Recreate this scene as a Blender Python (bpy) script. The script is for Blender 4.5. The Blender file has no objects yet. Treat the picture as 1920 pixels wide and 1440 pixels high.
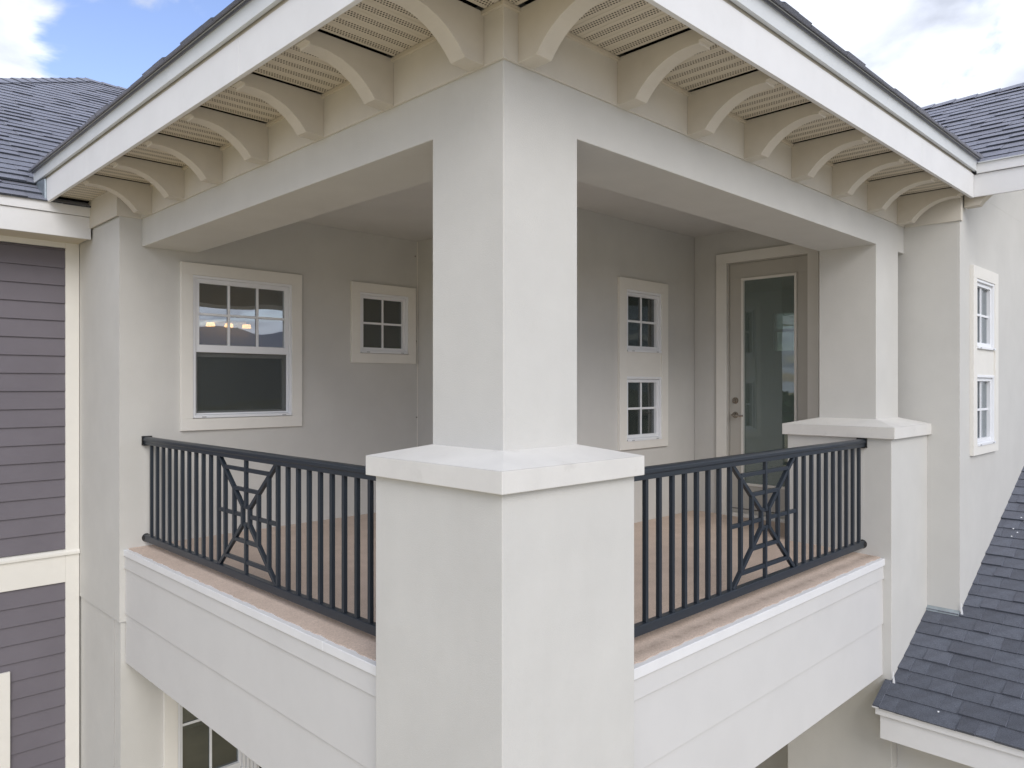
import bpy, bmesh, math, random
from mathutils import Vector, Matrix
random.seed(7)
sc = bpy.context.scene
C = sc.collection
R = math.radians

# ------------------------------------------------------------ camera
CAM = Vector((-1.927, -2.004, 1.265))
YAW = R(45.39)                      # angle of the +X axis to the right of the view direction
FPX = 1416.4
cd = bpy.data.cameras.new('camera')
cam = bpy.data.objects.new('camera', cd); C.objects.link(cam)
cam.location = CAM
cam.rotation_euler = (R(90), 0, R(-90) + YAW)
cd.sensor_width = 36; cd.lens = FPX / 1920 * 36
cd.shift_y = 2 / 1920
cd.clip_start = 0.05; cd.clip_end = 2000
sc.camera = cam

# ------------------------------------------------------------ world: daylight sky with broken cloud
SUN_EL = R(34)
SUN_AZ = math.atan2(-0.88, -0.44)    # direction towards the sun, counter-clockwise from +X
w = bpy.data.worlds.new('World'); sc.world = w; w.use_nodes = True
nt = w.node_tree; nt.nodes.clear()
def N(tree, t, **k):
    n = tree.nodes.new(t)
    for a, v in k.items():
        if a == 'ins':
            for i, x in v.items(): n.inputs[i].default_value = x
        else: setattr(n, a, v)
    return n
out = N(nt, 'ShaderNodeOutputWorld'); bg = N(nt, 'ShaderNodeBackground', ins={'Strength': 0.10})
sky = N(nt, 'ShaderNodeTexSky', sky_type='NISHITA', sun_disc=False)
sky.sun_elevation = SUN_EL
sky.sun_rotation = R(90) - SUN_AZ
sky.air_density = 1.0; sky.dust_density = 0.6; sky.ozone_density = 1.0
tc = N(nt, 'ShaderNodeTexCoord')
sep = N(nt, 'ShaderNodeSeparateXYZ')
L = nt.links.new
L(tc.outputs['Generated'], sep.inputs[0])
add = N(nt, 'ShaderNodeMath', operation='ADD', ins={1: 0.22}); L(sep.outputs['Z'], add.inputs[0])
mx = N(nt, 'ShaderNodeMath', operation='MAXIMUM', ins={1: 0.12}); L(add.outputs[0], mx.inputs[0])
dv = N(nt, 'ShaderNodeVectorMath', operation='DIVIDE')
L(tc.outputs['Generated'], dv.inputs[0])
cmb = N(nt, 'ShaderNodeCombineXYZ'); 
for i in range(3): L(mx.outputs[0], cmb.inputs[i])
L(cmb.outputs[0], dv.inputs[1])
n1 = N(nt, 'ShaderNodeTexNoise', ins={'Scale': 3.1, 'Detail': 9.0, 'Roughness': 0.52, 'Distortion': 0.35})
mp = N(nt, 'ShaderNodeMapping', ins={1: (5.5571, 1.1403, 0.016)}); L(dv.outputs[0], mp.inputs[0]); L(mp.outputs[0], n1.inputs['Vector'])
# one clear opening in the cloud, as the photograph shows above the left roof
dot = N(nt, 'ShaderNodeVectorMath', operation='DOT_PRODUCT'); L(tc.outputs['Generated'], dot.inputs[0])
bd = Vector((0.45, 0.98, 0.52)).normalized(); dot.inputs[1].default_value = bd
hole = N(nt, 'ShaderNodeMapRange', interpolation_type='SMOOTHSTEP', ins={1: 0.968, 2: 0.992, 3: 0.0, 4: -0.24}); L(dot.outputs['Value'], hole.inputs[0])
cov = N(nt, 'ShaderNodeMath', operation='ADD'); L(n1.outputs[0], cov.inputs[0]); L(hole.outputs[0], cov.inputs[1])
mask = N(nt, 'ShaderNodeMapRange', interpolation_type='SMOOTHSTEP', ins={1: 0.36, 2: 0.47, 3: 0.0, 4: 1.0}); L(cov.outputs[0], mask.inputs[0])
n2 = N(nt, 'ShaderNodeTexNoise', ins={'Scale': 4.2, 'Detail': 7.0, 'Roughness': 0.5, 'Distortion': 0.3}); L(dv.outputs[0], n2.inputs['Vector'])
cr = N(nt, 'ShaderNodeValToRGB'); L(n2.outputs[0], cr.inputs[0])
cr.color_ramp.elements[0].position = 0.36; cr.color_ramp.elements[0].color = (4.15, 4.45, 5.2, 1)
cr.color_ramp.elements[1].position = 0.56; cr.color_ramp.elements[1].color = (6.75, 7.15, 8.1, 1)
skb = N(nt, 'ShaderNodeVectorMath', operation='MULTIPLY', ins={1: (1.38, 1.27, 1.42)}); L(sky.outputs[0], skb.inputs[0])
mix = N(nt, 'ShaderNodeMixRGB'); L(mask.outputs[0], mix.inputs[0]); L(skb.outputs[0], mix.inputs[1]); L(cr.outputs[0], mix.inputs[2])
L(mix.outputs[0], bg.inputs[0]); L(bg.outputs[0], out.inputs[0])

# ------------------------------------------------------------ sun behind thin cloud
sl = bpy.data.lights.new('sun', 'SUN'); sl.energy = 1.05; sl.angle = R(36); sl.color = (1.0, 0.965, 0.91)
sun = bpy.data.objects.new('sun', sl); C.objects.link(sun)
sd = Vector((math.cos(SUN_AZ) * math.cos(SUN_EL), math.sin(SUN_AZ) * math.cos(SUN_EL), math.sin(SUN_EL)))
sun.rotation_euler = sd.to_track_quat('Z', 'Y').to_euler(); sun.location = sd * 30

sc.view_settings.view_transform = 'Standard'; sc.view_settings.look = 'None'
sc.view_settings.gamma = 1; sc.view_settings.use_curve_mapping = False
sc.view_settings.exposure = 0.72
sc.render.engine = 'CYCLES'
sc.cycles.max_bounces = 10; sc.cycles.transparent_max_bounces = 16

# ------------------------------------------------------------ materials
MATS = {}
def mat(name, col, rough=0.85, spec=0.3, metal=0.0, mottle=0.0, mscale=3.0, tint=None, bump=0.0, bscale=200.0, bdist=0.002, coords='Object', grime=0.0, grime_scale=6.0, grime_col=(0.25, 0.22, 0.17), streak=0.0):
    m = bpy.data.materials.new(name); m.use_nodes = True; t = m.node_tree
    b = t.nodes['Principled BSDF']
    b.inputs['Roughness'].default_value = rough; b.inputs['Metallic'].default_value = metal
    b.inputs['Specular IOR Level'].default_value = spec
    b.inputs['Base Color'].default_value = (*col, 1)
    co = t.nodes.new('ShaderNodeTexCoord'); src = co.outputs[coords]
    last = None
    if mottle:
        n = N(t, 'ShaderNodeTexNoise', ins={'Scale': mscale, 'Detail': 6.0, 'Roughness': 0.6}); t.links.new(src, n.inputs['Vector'])
        r = N(t, 'ShaderNodeValToRGB'); t.links.new(n.outputs[0], r.inputs[0])
        a = [c * (1 - mottle) for c in col]; bb = [min(1, c * (1 + mottle * .7)) for c in (tint or col)]
        r.color_ramp.elements[0].position = 0.3; r.color_ramp.elements[0].color = (*a, 1)
        r.color_ramp.elements[1].position = 0.7; r.color_ramp.elements[1].color = (*bb, 1)
        last = r.outputs[0]
    if grime:
        n = N(t, 'ShaderNodeTexNoise', ins={'Scale': grime_scale, 'Detail': 8.0, 'Roughness': 0.7}); t.links.new(src, n.inputs['Vector'])
        mr = N(t, 'ShaderNodeMapRange', ins={1: 0.58, 2: 0.85, 3: 0.0, 4: grime}); t.links.new(n.outputs[0], mr.inputs[0])
        x = N(t, 'ShaderNodeMixRGB', ins={2: (*grime_col, 1)}); t.links.new(mr.outputs[0], x.inputs[0])
        if last: t.links.new(last, x.inputs[1])
        else: x.inputs[1].default_value = (*col, 1)
        last = x.outputs[0]
    if streak:
        mp_ = N(t, 'ShaderNodeMapping', ins={3: (4.0, 4.0, 0.6)}); t.links.new(src, mp_.inputs[0])
        n = N(t, 'ShaderNodeTexNoise', ins={'Scale': 1.6, 'Detail': 7.0, 'Roughness': 0.65}); t.links.new(mp_.outputs[0], n.inputs['Vector'])
        mr = N(t, 'ShaderNodeMapRange', ins={1: 0.50, 2: 0.78, 3: 0.0, 4: streak}); t.links.new(n.outputs[0], mr.inputs[0])
        x = N(t, 'ShaderNodeMixRGB', ins={2: (0.36, 0.35, 0.31, 1)}); t.links.new(mr.outputs[0], x.inputs[0]); t.links.new(last, x.inputs[1]); last = x.outputs[0]
    if last: t.links.new(last, b.inputs['Base Color'])
    if bump:
        n = N(t, 'ShaderNodeTexNoise', ins={'Scale': bscale, 'Detail': 5.0, 'Roughness': 0.65}); t.links.new(src, n.inputs['Vector'])
        bp = N(t, 'ShaderNodeBump', ins={'Strength': bump, 'Distance': bdist}); t.links.new(n.outputs[0], bp.inputs['Height'])
        t.links.new(bp.outputs[0], b.inputs['Normal'])
    MATS[name] = m
    return m

STUCCO = mat('stucco', (0.582, 0.573, 0.545), 0.92, 0.2, mottle=0.04, mscale=2.6, bump=0.5, bscale=170, bdist=0.0025, grime=0.10, grime_scale=4.5, grime_col=(0.42, 0.40, 0.36), streak=0.05)
STUCCO_CAP = mat('cap_stucco', (0.66, 0.645, 0.615), 0.85, 0.25, mottle=0.05, mscale=5, bump=0.25, bscale=120, bdist=0.002, grime=0.28, grime_scale=7.0)
CREAM = mat('cream_paint', (0.59, 0.545, 0.47), 0.7, 0.35, mottle=0.05, mscale=7, bump=0.1, bscale=60, bdist=0.001, grime=0.22, grime_scale=5.0, grime_col=(0.34, 0.27, 0.17))
FRIEZE = mat('frieze_paint', (0.62, 0.585, 0.52), 0.75, 0.3, mottle=0.05, mscale=4, bump=0.15, bscale=100, bdist=0.001, grime=0.2, grime_scale=4.0, grime_col=(0.34, 0.28, 0.19))
TRIM = mat('window_trim_paint', (0.76, 0.74, 0.69), 0.65, 0.35, mottle=0.03, mscale=5, grime=0.08)
WHITE = mat('white_fascia_paint', (0.73, 0.73, 0.735), 0.6, 0.4, mottle=0.035, mscale=4, grime=0.09, grime_scale=9.0)
DRIP = mat('galvalume_drip', (0.64, 0.665, 0.68), 0.5, 0.5, mottle=0.05, mscale=3, grime=0.12)
FLASH = mat('flashing_metal', (0.42, 0.48, 0.52), 0.38, 0.5, metal=0.7, mottle=0.15, mscale=20)
VINYL = mat('white_vinyl', (0.80, 0.81, 0.83), 0.4, 0.5)
PARA = mat('white_parapet_paint', (0.600, 0.592, 0.580), 0.6, 0.35, mottle=0.03, mscale=3, bump=0.1, bscale=40, bdist=0.001, grime=0.07, grime_scale=3)
RAIL = mat('charcoal_metal', (0.020, 0.027, 0.037), 0.36, 0.5, mottle=0.1, mscale=30)
BLACK = mat('black_plastic', (0.012, 0.012, 0.013), 0.35, 0.5)
DARK = mat('attic_shade', (0.012, 0.010, 0.008), 0.95, 0.1)  # near-black colour stands in for the unlit attic
DOORP = mat('door_paint', (0.49, 0.47, 0.425), 0.5, 0.4, mottle=0.03)
NICKEL = mat('brushed_nickel', (0.42, 0.37, 0.31), 0.22, 0.5, metal=1.0)
ROOM = mat('room_paint', (0.55, 0.60, 0.56), 0.9, 0.2)
CARPET = mat('room_floor', (0.16, 0.13, 0.10), 0.9, 0.2, mottle=0.2)
CURT = mat('blind_slats', (0.45, 0.46, 0.47), 0.8, 0.2)
SCREW = mat('screw_head', (0.25, 0.22, 0.2), 0.6, 0.4)

SIDE = mat('plum_siding_paint', (0.156, 0.143, 0.164), 0.7, 0.35, mottle=0.08, mscale=2.0, bump=0.2, bscale=70, bdist=0.001)

# deck coating: tan, with a dirty drip line under the right railing
def deck_material():
    m = mat('tan_deck_coating', (0.58, 0.47, 0.385), 0.8, 0.3)
    t = m.node_tree; b = t.nodes['Principled BSDF']; co = N(t, 'ShaderNodeTexCoord')
    n = N(t, 'ShaderNodeTexNoise', ins={'Scale': 5.0, 'Detail': 7.0, 'Roughness': 0.65}); t.links.new(co.outputs['Object'], n.inputs['Vector'])
    r = N(t, 'ShaderNodeValToRGB'); t.links.new(n.outputs[0], r.inputs[0])
    r.color_ramp.elements[0].position = 0.3; r.color_ramp.elements[0].color = (0.58, 0.465, 0.385, 1)
    r.color_ramp.elements[1].position = 0.7; r.color_ramp.elements[1].color = (0.68, 0.55, 0.46, 1)
    s = N(t, 'ShaderNodeSeparateXYZ'); t.links.new(co.outputs['Object'], s.inputs[0])
    # band about y = 0.15
    q = N(t, 'ShaderNodeTexNoise', ins={'Scale': 6.0, 'Detail': 10.0, 'Roughness': 0.8, 'Distortion': 0.6}); t.links.new(co.outputs['Object'], q.inputs['Vector'])
    sub = N(t, 'ShaderNodeMath', operation='SUBTRACT', ins={1: 0.150}); t.links.new(s.outputs['Y'], sub.inputs[0])
    ab = N(t, 'ShaderNodeMath', operation='ABSOLUTE'); t.links.new(sub.outputs[0], ab.inputs[0])
    mr = N(t, 'ShaderNodeMapRange', ins={1: 0.0, 2: 0.06, 3: 1.0, 4: 0.0}); t.links.new(ab.outputs[0], mr.inputs[0])
    pw = N(t, 'ShaderNodeMapRange', ins={1: 0.36, 2: 0.64, 3: 0.15, 4: 1.0}); t.links.new(q.outputs[0], pw.inputs[0])
    mu = N(t, 'ShaderNodeMath', operation='MULTIPLY'); t.links.new(mr.outputs[0], mu.inputs[0]); t.links.new(pw.outputs[0], mu.inputs[1])
    mu2 = N(t, 'ShaderNodeMath', operation='MULTIPLY', ins={1: 0.62}); t.links.new(mu.outputs[0], mu2.inputs[0])
    x = N(t, 'ShaderNodeMixRGB', ins={2: (0.11, 0.085, 0.062, 1)}); t.links.new(mu2.outputs[0], x.inputs[0]); t.links.new(r.outputs[0], x.inputs[1])
    q2 = N(t, 'ShaderNodeTexNoise', ins={'Scale': 120.0, 'Detail': 4.0}); t.links.new(co.outputs['Object'], q2.inputs['Vector'])
    m2 = N(t, 'ShaderNodeMapRange', ins={1: 0.3, 2: 0.7, 3: 0.82, 4: 1.1}); t.links.new(q2.outputs[0], m2.inputs[0])
    v = N(t, 'ShaderNodeVectorMath', operation='SCALE'); t.links.new(x.outputs[0], v.inputs[0]); t.links.new(m2.outputs[0], v.inputs['Scale'])
    t.links.new(v.outputs[0], b.inputs['Base Color'])
    bp = N(t, 'ShaderNodeBump', ins={'Strength': 0.4, 'Distance': 0.002}); t.links.new(q2.outputs[0], bp.inputs['Height']); t.links.new(bp.outputs[0], b.inputs['Normal'])
    return m
DECK = deck_material()

# perforated vinyl soffit: rows of small holes running along local X
def soffit_material():
    m = mat('perforated_soffit', (0.60, 0.54, 0.44), 0.6, 0.3)
    t = m.node_tree; b = t.nodes['Principled BSDF']; co = N(t, 'ShaderNodeTexCoord')
    s = N(t, 'ShaderNodeSeparateXYZ'); t.links.new(co.outputs['Object'], s.inputs[0])
    def mth(op, a, bv=None, c=None):
        n = N(t, 'ShaderNodeMath', operation=op)
        for i, v in enumerate((a, bv, c)):
            if v is None: continue
            if isinstance(v, (int, float)): n.inputs[i].default_value = v
            else: t.links.new(v, n.inputs[i])
        return n.outputs[0]
    P_ = 0.0140
    row = mth('ADD', mth('DIVIDE', s.outputs['Y'], P_), 20.5)
    rowi = mth('FLOOR', row)
    fy = mth('SUBTRACT', mth('FRACT', row), 0.5)
    par = mth('MULTIPLY', mth('MODULO', mth('ABSOLUTE', rowi), 2.0), 0.5)
    fx = mth('SUBTRACT', mth('FRACT', mth('ADD', mth('DIVIDE', s.outputs['X'], P_), par)), 0.5)
    d = mth('ADD', mth('POWER', mth('ABSOLUTE', fx), 2.0), mth('POWER', mth('ABSOLUTE', fy), 2.0))
    hole = mth('LESS_THAN', d, 0.105)
    inband = mth('LESS_THAN', mth('ABSOLUTE', s.outputs['Y']), P_ * 1.5)
    inlen = mth('LESS_THAN', mth('ABSOLUTE', s.outputs['X']), 0.212)
    f = mth('MULTIPLY', mth('MULTIPLY', hole, inband), inlen)
    x = N(t, 'ShaderNodeMixRGB', ins={1: (0.60, 0.54, 0.44, 1), 2: (0.05, 0.038, 0.025, 1)}); t.links.new(f, x.inputs[0])
    t.links.new(x.outputs[0], b.inputs['Base Color'])
    return m
SOFFIT = soffit_material()

def shingle_material():
    m = mat('charcoal_shingle', (0.10, 0.11, 0.14), 0.7, 0.4)
    t = m.node_tree; b = t.nodes['Principled BSDF']; b.inputs['Sheen Weight'].default_value = 0.9; b.inputs['Sheen Roughness'].default_value = 0.45; b.inputs['Sheen Tint'].default_value = (0.74, 0.75, 0.88, 1); co = N(t, 'ShaderNodeTexCoord')
    oi = N(t, 'ShaderNodeObjectInfo'); ge = N(t, 'ShaderNodeNewGeometry')
    a = N(t, 'ShaderNodeMath', operation='ADD'); t.links.new(oi.outputs['Random'], a.inputs[0]); t.links.new(ge.outputs['Random Per Island'], a.inputs[1])
    fr = N(t, 'ShaderNodeMath', operation='FRACT'); t.links.new(a.outputs[0], fr.inputs[0])
    r = N(t, 'ShaderNodeValToRGB'); t.links.new(fr.outputs[0], r.inputs[0])
    e = r.color_ramp.elements
    e[0].position = 0; e[0].color = (0.030, 0.035, 0.045, 1)
    e[1].position = 1; e[1].color = (0.055, 0.063, 0.079, 1)
    n = N(t, 'ShaderNodeTexNoise', ins={'Scale': 170.0, 'Detail': 3.0, 'Roughness': 0.7}); t.links.new(co.outputs['Object'], n.inputs['Vector'])
    mr = N(t, 'ShaderNodeMapRange', ins={1: 0.3, 2: 0.7, 3: 0.42, 4: 1.8}); t.links.new(n.outputs[0], mr.inputs[0])
    n3 = N(t, 'ShaderNodeTexNoise', ins={'Scale': 7.0, 'Detail': 5.0, 'Roughness': 0.7}); t.links.new(co.outputs['Object'], n3.inputs['Vector'])
    mr3 = N(t, 'ShaderNodeMapRange', ins={1: 0.3, 2: 0.7, 3: 0.72, 4: 1.4}); t.links.new(n3.outputs[0], mr3.inputs[0])
    mm = N(t, 'ShaderNodeMath', operation='MULTIPLY'); t.links.new(mr.outputs[0], mm.inputs[0]); t.links.new(mr3.outputs[0], mm.inputs[1])
    v = N(t, 'ShaderNodeVectorMath', operation='SCALE'); t.links.new(r.outputs[0], v.inputs[0]); t.links.new(mm.outputs[0], v.inputs['Scale'])
    t.links.new(v.outputs[0], b.inputs['Base Color'])
    bp = N(t, 'ShaderNodeBump', ins={'Strength': 0.6, 'Distance': 0.003}); t.links.new(n.outputs[0], bp.inputs['Height']); t.links.new(bp.outputs[0], b.inputs['Normal'])
    return m
SHINGLE = shingle_material()

def glass_material(name, tint, refl, wav=0.0, veil=0.07, veil_col=(0.30, 0.34, 0.32)):
    m = bpy.data.materials.new(name); m.use_nodes = True; t = m.node_tree; t.nodes.clear()
    o = N(t, 'ShaderNodeOutputMaterial'); mx_ = N(t, 'ShaderNodeMixShader')
    tr = N(t, 'ShaderNodeBsdfTransparent', ins={'Color': (*tint, 1)})
    gl = N(t, 'ShaderNodeBsdfGlossy', ins={'Color': (0.92, 0.96, 1.0, 1), 'Roughness': 0.0})
    lw = N(t, 'ShaderNodeLayerWeight', ins={'Blend': 0.5})
    p = N(t, 'ShaderNodeMath', operation='POWER', ins={1: 3.5}); t.links.new(lw.outputs['Facing'], p.inputs[0])
    ml = N(t, 'ShaderNodeMath', operation='MULTIPLY_ADD', ins={1: 0.8, 2: refl}); t.links.new(p.outputs[0], ml.inputs[0])
    t.links.new(ml.outputs[0], mx_.inputs[0]); t.links.new(tr.outputs[0], mx_.inputs[1]); t.links.new(gl.outputs[0], mx_.inputs[2])
    df = N(t, 'ShaderNodeBsdfDiffuse', ins={'Color': (*veil_col, 1)}); m2_ = N(t, 'ShaderNodeMixShader', ins={0: veil}); t.links.new(mx_.outputs[0], m2_.inputs[1]); t.links.new(df.outputs[0], m2_.inputs[2])  # weak diffuse veil lightens the pane, painting in room brightness
    t.links.new(m2_.outputs[0], o.inputs[0])
    if wav:
        co = N(t, 'ShaderNodeTexCoord'); n = N(t, 'ShaderNodeTexNoise', ins={'Scale': 1.6, 'Detail': 1.0}); t.links.new(co.outputs['Object'], n.inputs['Vector'])
        bp = N(t, 'ShaderNodeBump', ins={'Strength': wav, 'Distance': 0.02}); t.links.new(n.outputs[0], bp.inputs['Height']); t.links.new(bp.outputs[0], gl.inputs['Normal'])
    return m
GLASS = glass_material('window_glass', (0.42, 0.45, 0.44), 0.13, 0.25)
GLASS_UP = glass_material('sash_glass', (0.50, 0.52, 0.52), 0.30, 0.25)
GLASS_LOW = glass_material('lower_sash_glass', (0.35, 0.38, 0.36), 0.34, 0.25, 0.04)
GLASS_DOOR = glass_material('door_glass', (0.62, 0.70, 0.65), 0.11, 0.12, 0.24, (0.36, 0.43, 0.40))  # stronger grey-green veil paints in the brightness of the room behind
def screen_material():
    m = bpy.data.materials.new('insect_screen'); m.use_nodes = True; t = m.node_tree
    b = t.nodes['Principled BSDF']; b.inputs['Base Color'].default_value = (0.07, 0.08, 0.07, 1); b.inputs['Roughness'].default_value = 0.8
    o = t.nodes['Material Output']; tr = N(t, 'ShaderNodeBsdfTransparent'); ms = N(t, 'ShaderNodeMixShader', ins={0: 0.42})
    t.links.new(tr.outputs[0], ms.inputs[1]); t.links.new(b.outputs[0], ms.inputs[2]); t.links.new(ms.outputs[0], o.inputs[0])
    return m
SCREEN = screen_material()
def emit(name, col, s):
    m = bpy.data.materials.new(name); m.use_nodes = True; b = m.node_tree.nodes['Principled BSDF']
    b.inputs['Emission Color'].default_value = (*col, 1); b.inputs['Emission Strength'].default_value = s
    b.inputs['Base Color'].default_value = (0.8, 0.7, 0.5, 1)
    return m
BULB = emit('warm_bulb', (1.0, 0.50, 0.16), 6)
GRASS = mat('sandy_yard', (0.56, 0.475, 0.30), 0.95, 0.1, mottle=0.35, mscale=1.5, bump=0.5, bscale=30, bdist=0.03)
CONC = mat('concrete_drive', (0.52, 0.50, 0.46), 0.9, 0.2, mottle=0.1, mscale=2)
LEAF = mat('leaf_green', (0.045, 0.085, 0.028), 0.8, 0.2, mottle=0.4, mscale=0.8)
BARK = mat('tree_bark', (0.10, 0.075, 0.055), 0.95, 0.1, mottle=0.3, mscale=8)

# ------------------------------------------------------------ mesh helpers
class MB:
    def __init__(s): s.v = []; s.f = []
    def box(s, a, b):
        x0, x1 = sorted((a[0], b[0])); y0, y1 = sorted((a[1], b[1])); z0, z1 = sorted((a[2], b[2]))
        i = len(s.v)
        s.v += [(x0,y0,z0),(x1,y0,z0),(x1,y1,z0),(x0,y1,z0),(x0,y0,z1),(x1,y0,z1),(x1,y1,z1),(x0,y1,z1)]
        s.f += [tuple(i + k for k in q) for q in ((0,3,2,1),(4,5,6,7),(0,1,5,4),(1,2,6,5),(2,3,7,6),(3,0,4,7))]
        return s
    def prism(s, pts, vec):
        """closed polygon pts (3D), extruded along vec"""
        i = len(s.v); n = len(pts)
        p = [Vector(q) for q in pts]; vec = Vector(vec)
        nm = Vector((0, 0, 0))
        for k in range(n): nm += (p[k] - p[0]).cross(p[(k + 1) % n] - p[0])
        if nm.dot(vec) > 0: p.reverse()
        s.v += [tuple(q) for q in p] + [tuple(q + vec) for q in p]
        s.f.append(tuple(range(i, i + n))); s.f.append(tuple(range(i + 2 * n - 1, i + n - 1, -1)))
        for k in range(n):
            k2 = (k + 1) % n
            s.f.append((i + k2, i + k, i + n + k, i + n + k2))
        return s
    def bar(s, a, b, t, up):
        """square bar from a to b, side t, one face pair facing 'up' vector"""
        a = Vector(a); b = Vector(b); d = (b - a).normalized(); u = Vector(up).normalized(); q = d.cross(u).normalized() * t / 2; u = u * t / 2
        return s.prism([a + q + u, a - q + u, a - q - u, a + q - u], b - a)
    def cyl(s, a, b, r0, r1=None, n=10):
        a = Vector(a); b = Vector(b); r1 = r0 if r1 is None else r1
        d = (b - a).normalized(); u = d.orthogonal().normalized(); v = d.cross(u)
        i = len(s.v)
        for (c, r) in ((a, r0), (b, r1)):
            for k in range(n):
                t = 2 * math.pi * k / n; s.v.append(tuple(c + (u * math.cos(t) + v * math.sin(t)) * r))
        s.f.append(tuple(range(i + n - 1, i - 1, -1))); s.f.append(tuple(range(i + n, i + 2 * n)))
        for k in range(n):
            k2 = (k + 1) % n; s.f.append((i + k, i + k2, i + n + k2, i + n + k))
        return s
    def build(s, name, m, parent=None, bevel=0.0, origin=None, smooth=False):
        me = bpy.data.meshes.new(name)
        vs = s.v
        if origin is not None:
            o_ = Vector(origin); vs = [tuple(Vector(v) - o_) for v in vs]
        me.from_pydata(vs, [], s.f); me.materials.append(m)
        if smooth: me.polygons.foreach_set('use_smooth', [True] * len(me.polygons))
        o = bpy.data.objects.new(name, me); C.objects.link(o)
        if parent: o.parent = parent
        if origin is not None: o.location = origin
        if bevel:
            b = o.modifiers.new('bevel', 'BEVEL'); b.width = bevel; b.segments = 2; b.limit_method = 'ANGLE'; b.angle_limit = R(40)
        return o
def box(name, a, b, m, parent=None, bevel=0.0): return MB().box(a, b).build(name, m, parent, bevel)
def tag(o, label=None, cat=None, group=None, kind=None):
    if label: o['label'] = label
    if cat: o['category'] = cat
    if group: o['group'] = group
    if kind: o['kind'] = kind
    return o
def thing(name, label, cat, loc=(0, 0, 0), group=None):
    o = bpy.data.objects.new(name, None); C.objects.link(o); o.location = loc; o.empty_display_size = .3
    return tag(o, label, cat, group)
# wall frames: fy(y0) is a wall facing -Y, fx(x0) a wall facing -X; coordinates (u along, n outward, z)
def fy(y0): return lambda u, n, z: (u, y0 - n, z)
def fx(x0): return lambda u, n, z: (x0 - n, u, z)
def fbox(mb, F, u0, u1, n0, n1, z0, z1): mb.box(F(u0, n0, z0), F(u1, n1, z1)); return mb

def wall(name, F, u0, u1, z0, z1, th, holes, m, parent):
    us = sorted({u0, u1, *[h[0] for h in holes], *[h[1] for h in holes]}); zs = sorted({z0, z1, *[h[2] for h in holes], *[h[3] for h in holes]})
    us = [u for u in us if u0 <= u <= u1]; zs = [z for z in zs if z0 <= z <= z1]
    bm = bmesh.new()
    def solid(i, j):
        if i < 0 or j < 0 or i >= len(us) - 1 or j >= len(zs) - 1: return False
        cu = (us[i] + us[i+1]) / 2; cz = (zs[j] + zs[j+1]) / 2
        return not any(h[0] < cu < h[1] and h[2] < cz < h[3] for h in holes)
    cache = {}
    def V(u, n, z):
        k = (round(u, 5), round(n, 5), round(z, 5))
        if k not in cache: cache[k] = bm.verts.new(F(*k))
        return cache[k]
    for i in range(len(us) - 1):
        for j in range(len(zs) - 1):
            if not solid(i, j): continue
            a, b, c, d = us[i], us[i+1], zs[j], zs[j+1]
            for n in (0, -th): bm.faces.new([V(a, n, c), V(b, n, c), V(b, n, d), V(a, n, d)])
            if not solid(i-1, j): bm.faces.new([V(a, 0, c), V(a, 0, d), V(a, -th, d), V(a, -th, c)])
            if not solid(i+1, j): bm.faces.new([V(b, 0, c), V(b, 0, d), V(b, -th, d), V(b, -th, c)])
            if not solid(i, j-1): bm.faces.new([V(a, 0, c), V(b, 0, c), V(b, -th, c), V(a, -th, c)])
            if not solid(i, j+1): bm.faces.new([V(a, 0, d), V(b, 0, d), V(b, -th, d), V(a, -th, d)])
    bmesh.ops.recalc_face_normals(bm, faces=bm.faces)
    me = bpy.data.meshes.new(name); bm.to_mesh(me); bm.free(); me.materials.append(m)
    o = bpy.data.objects.new(name, me); C.objects.link(o); o.parent = parent
    return o

# ------------------------------------------------------------ ground
g = MB(); g.box((-400, -400, -3.9), (400, 400, -3.6))
tag(g.build('ground', GRASS), kind='structure')
d_ = MB().box((-9, -14, -3.596), (4.5, -2.2, -3.56)); tag(d_.build('driveway', CONC), kind='structure')

# ------------------------------------------------------------ the house
house = thing('house', 'pale stucco house with a covered corner balcony, arched eave brackets and grey shingle roofs', 'house', (0, 0, -3.6))
def part(mb, name, m, bevel=0.0, parent=None):
    o = mb.build(name, m, parent or house, bevel)
    return o
# parts are built in world coordinates: keep house origin at base but children in world space
house.location = (0, 0, 0)

Z_BEAM, Z_FR, Z_SOF = 2.355, 2.572, 2.79
# --- corner pier, column
def pier(x0, x1, y0, y1, xcap=None):
    p = box('pier', (x0, y0, -3.6), (x1, y1, 0.868), STUCCO, house, 0.004)
    cx1 = xcap if xcap else x1 + 0.032
    m = MB(); o_ = 0.032
    m.box((x0 - o_, y0 - o_, 0.866), (cx1, y1 + o_, 0.952))
    cap = m.build('pier_cap', STUCCO_CAP, p, 0.003)
    return p, cap
def cap_slope(cap, x0, x1, y0, y1, cx0, cx1, cy0, cy1, zb=0.952, zt=1.002):
    # sloping top of the cap rising to the column foot
    v = [(x0, y0, zb), (x1, y0, zb), (x1, y1, zb), (x0, y1, zb), (cx0, cy0, zt), (cx1, cy0, zt), (cx1, cy1, zt), (cx0, cy1, zt)]
    m = MB(); m.v = v; m.f = [(0,1,5,4),(1,2,6,5),(2,3,7,6),(3,0,4,7),(4,5,6,7),(3,2,1,0)]
    m.build('cap_wash', STUCCO_CAP, cap.parent)
p1, c1 = pier(0, 0.813, 0, 0.813)
cap_slope(c1, -0.0318, 0.8448, -0.0318, 0.8448, 0.18, 0.635, 0.18, 0.635)
p2, c2 = pier(3.992, 4.80, 0, 0.80, 4.80)
cap_slope(c2, 3.9602, 4.80, -0.0318, 0.8318, 4.186, 4.662, 0.18, 0.625)
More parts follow.
